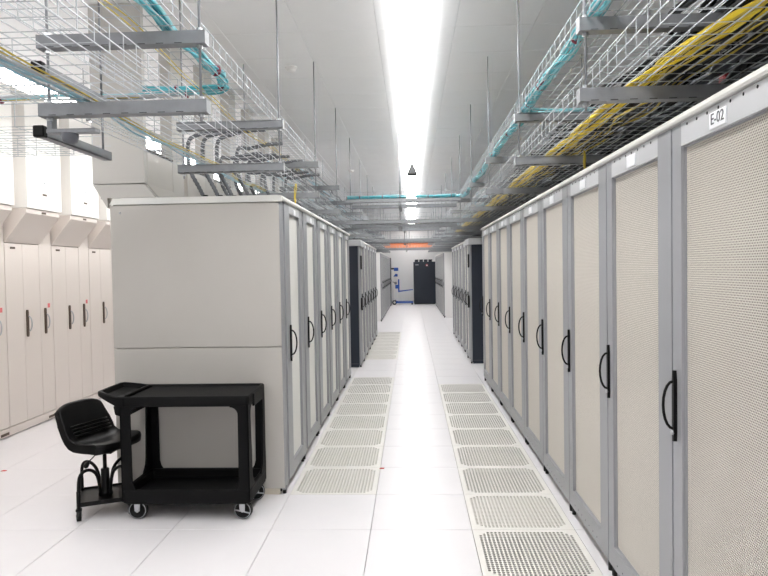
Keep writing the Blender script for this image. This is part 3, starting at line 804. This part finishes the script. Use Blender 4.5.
# flexible conduits rising from the rack tops behind the cart
def conduit(base, i, label):
    bx, by = base
    r = empty('flexible_conduit', (bx, by, 2.068)); tag(r, label, 'conduit', 'flexible conduits on the racks behind the cart')
    hgt = .47 if i < 3 else .43
    pts = [(0, 0, .0), (-.03, -.03, .08), (-.085, -.05, .20), (-.10, -.05, .32), (-.085, -.04, .42), (-.01, -.02, hgt-.01), (.12, 0, hgt+.02), (.24, .02, hgt+.03)]
    path = smooth_path(pts, 9)
    MB().tube(path, [(.0165 if q % 2 else .0125) for q in range(len(path))], 'hose', 8).build('corrugated_hose', r)
    MB().cyl((0, 0, -.002), (0, 0, .03), .024, 'black', 10).build('gland', r)
for i, (bx, by) in enumerate([(-1.20, .78), (-1.10, .80), (-1.01, .84), (-.95, 1.15), (-1.20, 1.55), (-1.10, 1.62), (-1.0, 1.70), (-.92, 1.95), (-1.2, 2.4), (-1.08, 2.5), (-.98, 2.6), (-.9, 2.8)]):
    conduit((bx, by), i, 'corrugated grey conduit curving off the rack tops behind the cart, %s from the end panel' % ORD[i])
bundle('yellow_patch_lead', 'yellow lead dropping to the rack top past the curved conduits', [(-.66, 1.4, 2.07), (-.665, 1.4, 2.14), (-.66, 1.42, 2.25)], 2, .008, .003, ['yellow'])
bundle('yellow_patch_lead', 'yellow lead dropping behind the lids of the E-02 row', [(1.36, .25, 2.09), (1.34, .22, 2.15), (1.33, .2, 2.25)], 2, .01, .005, ['yellow2'])

# ------------------------------------------------------------------ ceiling odds and ends
for (x, y, lab) in ((-.80, 2.09, 'white smoke detector on the ceiling above the cart side trays'), (-.82, 8.2, 'small white smoke detector far along the ceiling')):
    r = empty('smoke_detector', (x, y, H)); tag(r, lab, 'detector')
    MB().cyl((0, 0, -.012), (0, 0, .0), .055, 'white', 20).build('base', r)
    MB().tube([(0, 0, -.045), (0, 0, -.034), (0, 0, -.012)], [.024, .04, .044], 'white', 20).build('sensor', r)
r = empty('pendant_speaker', (.305, 7.2, 3.17)); tag(r, 'dark cone hanging below the strip lights', 'speaker')
MB().tube([(0, 0, -.04), (0, 0, -.02), (0, 0, .14), (0, 0, .16)], [.115, .12, .03, .01], 'bcable', 4, True, False).build('cone', r)
MB().cyl((0, 0, .15), (0, 0, .192), .006, 'rod', 6).build('stem', r)
r = empty('dome_camera', (-1.13, -1.165, 2.115)); tag(r, 'small grey dome fitting under the lower tray close to the cart', 'camera')
MB().tube([(0, 0, -.03), (0, 0, -.022), (0, 0, -.0), (0, 0, .012)], [.012, .028, .034, .034], 'ink', 14).build('dome', r)
MB().box(-.09, .12, -.02, .02, .012, .03, 'galv', c=.003).build('bracket', r)
MB().box(-.085, -.065, -.02, .02, .03, .078, 'galv').build('clip', r)

# ------------------------------------------------------------------ utility cart
def arc_pts(cx, cy, r, a0, a1, n=6): return [(cx+r*math.cos(a0+(a1-a0)*i/n), cy+r*math.sin(a0+(a1-a0)*i/n)) for i in range(n+1)]
CX0, CX1, CY0, CY1 = -1.565, -.755, .13, .58
cart = empty('utility_cart', ((CX0+CX1)/2, (CY0+CY1)/2, 0)); tag(cart, 'black plastic utility cart with two shelves in front of the rack side', 'cart')
ox, oy = (CX0+CX1)/2, (CY0+CY1)/2
W2, D2 = (CX1-CX0)/2, (CY1-CY0)/2
# top shelf: shallow tray with the handle end beyond the legs on the -x side
def rrect(x0, x1, y0, y1, r, n=4):
    P = []
    for cx, cy, a in ((x1-r, y0+r, -PI/2), (x1-r, y1-r, 0), (x0+r, y1-r, PI/2), (x0+r, y0+r, PI)):
        P += arc_pts(cx, cy, r, a, a+PI/2, n)
    return P
def shell(m, outs, mt):
    """stack of equal-length outlines [(outline, z)], closed top and bottom"""
    n = len(outs[0][0]); vs = []; fs = []
    for P, z in outs: vs += [(p[0], p[1], z) for p in P]
    for k in range(len(outs)-1):
        for i in range(n): fs.append((k*n+i, k*n+(i+1) % n, (k+1)*n+(i+1) % n, (k+1)*n+i))
    fs.append(tuple(range(n))[::-1]); fs.append(tuple(range((len(outs)-1)*n, len(outs)*n)))
    m.add(vs, fs, mt, True)
hx = -.170      # the handle end reaches this far past the legs
m = MB()
A = lambda e, r: rrect(-W2-.002+e, W2+.004-e, -D2-.004+e, D2+.006-e, r)
shell(m, [(A(.006, .03), .715), (A(0, .03), .722), (A(0, .03), .772), (A(.005, .03), .780), (A(.020, .02), .780), (A(.026, .02), .768)], 'cart')
top = m.build('top_shelf', cart); smooth_mod(top, 40)
# handle bay: tapered pod with a deep recess and a rim
m = MB()
def B(e, x1=-W2+.035):
    x0 = -W2+hx
    return [(x1, -D2-.004+e), (-W2-.02, -D2-.004+e), (-W2-.075, -D2+.010+e), (x0+.02+e, -D2+.045+e*.5), (x0+e, -D2+.075), (x0+e, D2-.075), (x0+.02+e, D2-.045-e*.5), (-W2-.075, D2-.010-e), (-W2-.02, D2+.004-e), (x1, D2+.004-e)][::-1]
def ringshell(m, outs, mt, cap):
    n = len(outs[0][0]); vs = []; fs = []
    for P, z in outs: vs += [(p[0], p[1], z(p) if callable(z) else z) for p in P]
    for k in range(len(outs)-1):
        for i in range(n): fs.append((k*n+i, (k+1)*n+i, (k+1)*n+(i+1) % n, k*n+(i+1) % n)[::-1])
    fs.append(tuple(range(n))); fs.append(tuple(range((len(outs)-1)*n, len(outs)*n))[::-1])
    m.add(vs, [f[::-1] for f in fs], mt, True)
rise = lambda p: .778+max(0, min(1, (-W2-p[0])/.14))*.028
low = lambda p: .712+max(0, min(1, (-W2-p[0])/.14))*.060
ringshell(m, [(B(.004), low), (B(0), lambda p: low(p)+.008), (B(0), lambda p: rise(p)-.006), (B(.006), rise), (B(.022), rise), (B(.030), lambda p: rise(p)-.030)], 'cart', True)
hb = m.build('handle_end', cart); smooth_mod(hb, 40)
for q, (y0, y1) in enumerate(((-.16, -.05), (-.03, .06), (.08, .17))):
    MB().box(-W2-.085, -W2-.01, y0, y1, .752, .762, 'blackr', c=.01).build('holder_recess', hb)
# apron below the handle end
m = MB(); m.prism([(-W2+.05, .715), (-W2-.045, .722), (-W2-.035, .665), (-W2-.005, .655), (-W2+.05, .655)], 'y', -D2+.01, D2-.01, 'cart'); bevel(m.build('apron', cart), .008, 2)
# legs: L-section with curved shoulders
def leg(sx, sy):
    m = MB(); t = .012; wx, wy = .070, .085
    x0 = sx*W2; y0 = sy*D2
    # front/back web with shoulder fillets
    R = .05
    P = [(0, .30), (wx, .30)]
    P = [(0, .12), (wx+.04, .12), (wx+.03, .185), (wx+.01, .215), (wx, .25), (wx-.004, .66)] + arc_pts(wx+R-.004, .66, R, PI, PI/2, 5) + [(wx+R, .735), (0, .735)]
    pts = [(x0-sx*p, z) for p, z in P]
    if sx > 0: pts = pts[::-1]
    m.prism(pts if sy < 0 else pts[::-1], 'y', y0, y0-sy*t, 'cart')
    P = [(0, .12), (wy+.07, .12), (wy+.05, .20), (wy+.01, .25), (wy, .30), (wy-.02, .64)] + arc_pts(wy+R-.02, .66, R, PI, PI/2, 5) + [(wy+R, .735), (0, .735)]
    pts = [(y0-sy*p, z) for p, z in P]
    m.prism(pts if sx*sy > 0 else pts[::-1], 'x', x0, x0-sx*t, 'cart')
    return m
for sx in (-1, 1):
    for sy in (-1, 1):
        bevel(leg(sx, sy).build('leg', cart), .004, 2)
# lower shelf: deep tub
m = MB()
A2 = lambda e, r: rrect(-W2+e, W2-e, -D2+e, D2-e, r)
shell(m, [(A2(.012, .03), .102), (A2(0, .03), .112), (A2(-.002, .03), .180), (A2(-.004, .03), .190), (A2(0, .03), .196), (A2(.022, .02), .196), (A2(.030, .02), .188), (A2(.034, .02), .140)], 'cart')
smooth_mod(m.build('lower_shelf', cart), 40)
bevel(MB().box(W2-.002, W2+.014, -.12, .12, .695, .775, 'cart').build('end_grip', cart), .006)
def caster(x, y, ang, swivel):
    r = empty('caster', (x, y, 0), ang); r.parent = cart
    R = .058
    MB().tube([(0, -.017, R), (0, -.013, R), (0, .013, R), (0, .017, R)], [R-.006, R, R, R-.006], 'blackr', 28).build('wheel', r)
    MB().tube([(0, -.0185, R), (0, .0185, R)], R-.016, 'black', 24).build('hub', r)
    m = MB(); m.tube([(R*.88*math.cos(a), -.0182, R+R*.88*math.sin(a)) for a in [2*PI*i/28 for i in range(29)]], .0022, 'chrome', 5); m.build('tread_ring', r)
    m = MB()
    for s in (-1, 1): m.prism([(-.020, .118), (.020, .118), (.016, .055), (0, .044), (-.016, .055)], 'y', s*.020, s*.024, 'chrome')
    m.box(-.03, .03, -.026, .026, .112, .119, 'chrome'); m.cyl((0, -.027, R), (0, .027, R), .007, 'chrome', 8)
    if swivel:
        m.tube([(-.045, -.026, .062), (.05, -.026, .045)], .004, 'chrome', 6)
    m.build('fork', r)
for x, y, a, s in ((-W2+.085, -D2+.045, .05, False), (W2-.055, -D2+.045, -.1, True), (W2-.055, D2-.075, .35, True), (-W2+.085, D2-.045, 0, False)):
    caster(x, y, a, s)

# ------------------------------------------------------------------ rolling stool
st = empty('work_stool', (-1.765, .33, 0)); tag(st, 'black rolling stool with moulded seat tucked beside the utility cart', 'stool')
# seat: profile swept across the width, edges rolled
prof = [(.150, -.045), (.158, -.018), (.140, .002), (.09, .008), (.03, .004), (-.03, -.002), (-.085, .004), (-.125, .026), (-.150, .060), (-.168, .085), (-.180, .115), (-.196, .145), (-.212, .180), (-.226, .215), (-.240, .238), (-.262, .240), (-.270, .222)]
prof_b = [(.140, -.052), (.10, -.050), (.05, -.050), (0, -.052), (-.05, -.052), (-.09, -.050), (-.13, -.036), (-.165, -.005), (-.190, .035), (-.206, .070), (-.216, .10), (-.230, .13), (-.246, .165), (-.258, .20), (-.268, .21)]
m = MB(); vs = []; fs = []
NS = 12; loop = prof + prof_b[::-1]; nL = len(loop)
for j in range(NS+1):
    t = -1+2*j/NS
    e = 1-max(0, abs(t)-.80)/.20*.0
    halfw = .195
    y = t*halfw
    for i, (x, z) in enumerate(loop):
        isback = z > .05
        round_ = (1-abs(t)**6)
        sc = 1.0
        zz = z; xx = x
        if z > .1: zz = z-.030*abs(t)**4*(z-.1)/.13           # rounded top corners
        if x > .08: xx = x-.045*abs(t)**4*(x-.08)/.08          # rounded front corners
        yy = y*(1-.10*max(0, z-.1)/.14)                      # back narrows upward
        # concave across: sides lift on the seat, sides come forward on the back
        if i < len(prof):
            if z < .05: zz += .012*t*t
            else: xx += .018*t*t
        if j in (0, NS):                                       # close the side edge
            k2 = i if i < len(prof) else nL-1-i
            k2 = min(k2, len(prof)-1)
            cxm = (loop[i][0]+loop[nL-1-i][0])/2 if i < len(prof_b) else loop[i][0]
        vs.append((xx, yy, zz+.455))
for j in range(NS):
    for i in range(nL):
        fs.append((j*nL+i, j*nL+(i+1) % nL, (j+1)*nL+(i+1) % nL, (j+1)*nL+i))
fs.append(tuple(range(nL))[::-1]); fs.append(tuple(range(NS*nL, NS*nL+nL)))
m.add(vs, [f[::-1] for f in fs], 'vinyl', True)
seat = m.build('seat', st); seat.rotation_euler = (0, 0, math.radians(-20)); seat.location = (-.005, .045, 0)
bv = bevel(seat, .014, 3); smooth_mod(seat, 50)
for q in range(4):       # ribs across the waist of the seat
    x, z = (-.118-.013*q, .036+.019*q)
    MB().tube([(x+.010*(u*u), u*.15, z+.455+.004+.004*u*u) for u in [-1, -.6, -.2, .2, .6, 1]], .0055, 'vinyl', 8).build('rib', seat)
MB().box(-.08, .08, -.07, .07, .385, .412, 'black', c=.006).build('seat_plate', st)
MB().cyl((0, 0, .25), (0, 0, .39), .0125, 'black', 14).build('gas_column', st)
m = MB(); m.tube([(0, 0, .105), (0, 0, .12), (0, 0, .16), (0, 0, .27), (0, 0, .275)], [.045, .042, .028, .026, .020], 'black', 18); m.build('column_sleeve', st)
m = MB(); m.tube([(.0, -.04, .40), (-.015, -.10, .385), (-.03, -.15, .36)], .0035, 'black', 6); lv = m.build('lever', st)
MB().tube([(-.030, -.145, .366), (-.036, -.152, .350), (-.044, -.160, .332), (-.048, -.164, .322)], [.006, .014, .016, .006], 'black', 10).build('paddle', lv)
base = empty('rolling_base', (0, 0, 0), math.radians(24)); base.parent = st
bx, by = .155, .155
bevel(MB().box(-bx, bx, -by, by, .088, .104, 'black', c=.004).build('foot_board', base), .003)
m = MB()
for s in (-1, 1): m.box(-bx-.004, bx+.004, s*by-.004, s*by+.004, .088, .116, 'black')
m.build('board_rim', base)
for sx in (-1, 1):
    for sy in (-1, 1):
        x, y = sx*(bx-.004), sy*(by-.006)
        for k_, (hh, inn) in enumerate(((.30, 1.0),)):
            pts = [(x*inn, y*inn, .10), (x*inn, y*inn, .17), (x*inn*.95, y*inn*.95, hh-.03), (x*inn*.75, y*inn*.75, hh), (x*inn*.5, y*inn*.5, hh-.012), (x*.30, y*.30, hh-.06), (x*.2, y*.2, .14), (x*.18, y*.18, .105)]
            MB().tube(smooth_path(pts, 4), .0105, 'black', 10).build('hoop_rail', base)
        m = MB(); m.cyl((x, y, .074), (x, y, .185), .013, 'black', 10); m.build('caster_post', base)
        m = MB(); m.tube([(x-.013, y, .034), (x+.013, y, .034)], .034, 'blackr', 20); m.box(x-.018, x+.018, y-.018, y+.018, .060, .078, 'black', c=.005)
        m.cyl((x-.018, y, .034), (x+.018, y, .034), .009, 'chrome', 8); m.build('caster', base)
# settle every transform before the checks read the scene
bpy.context.view_layer.update()
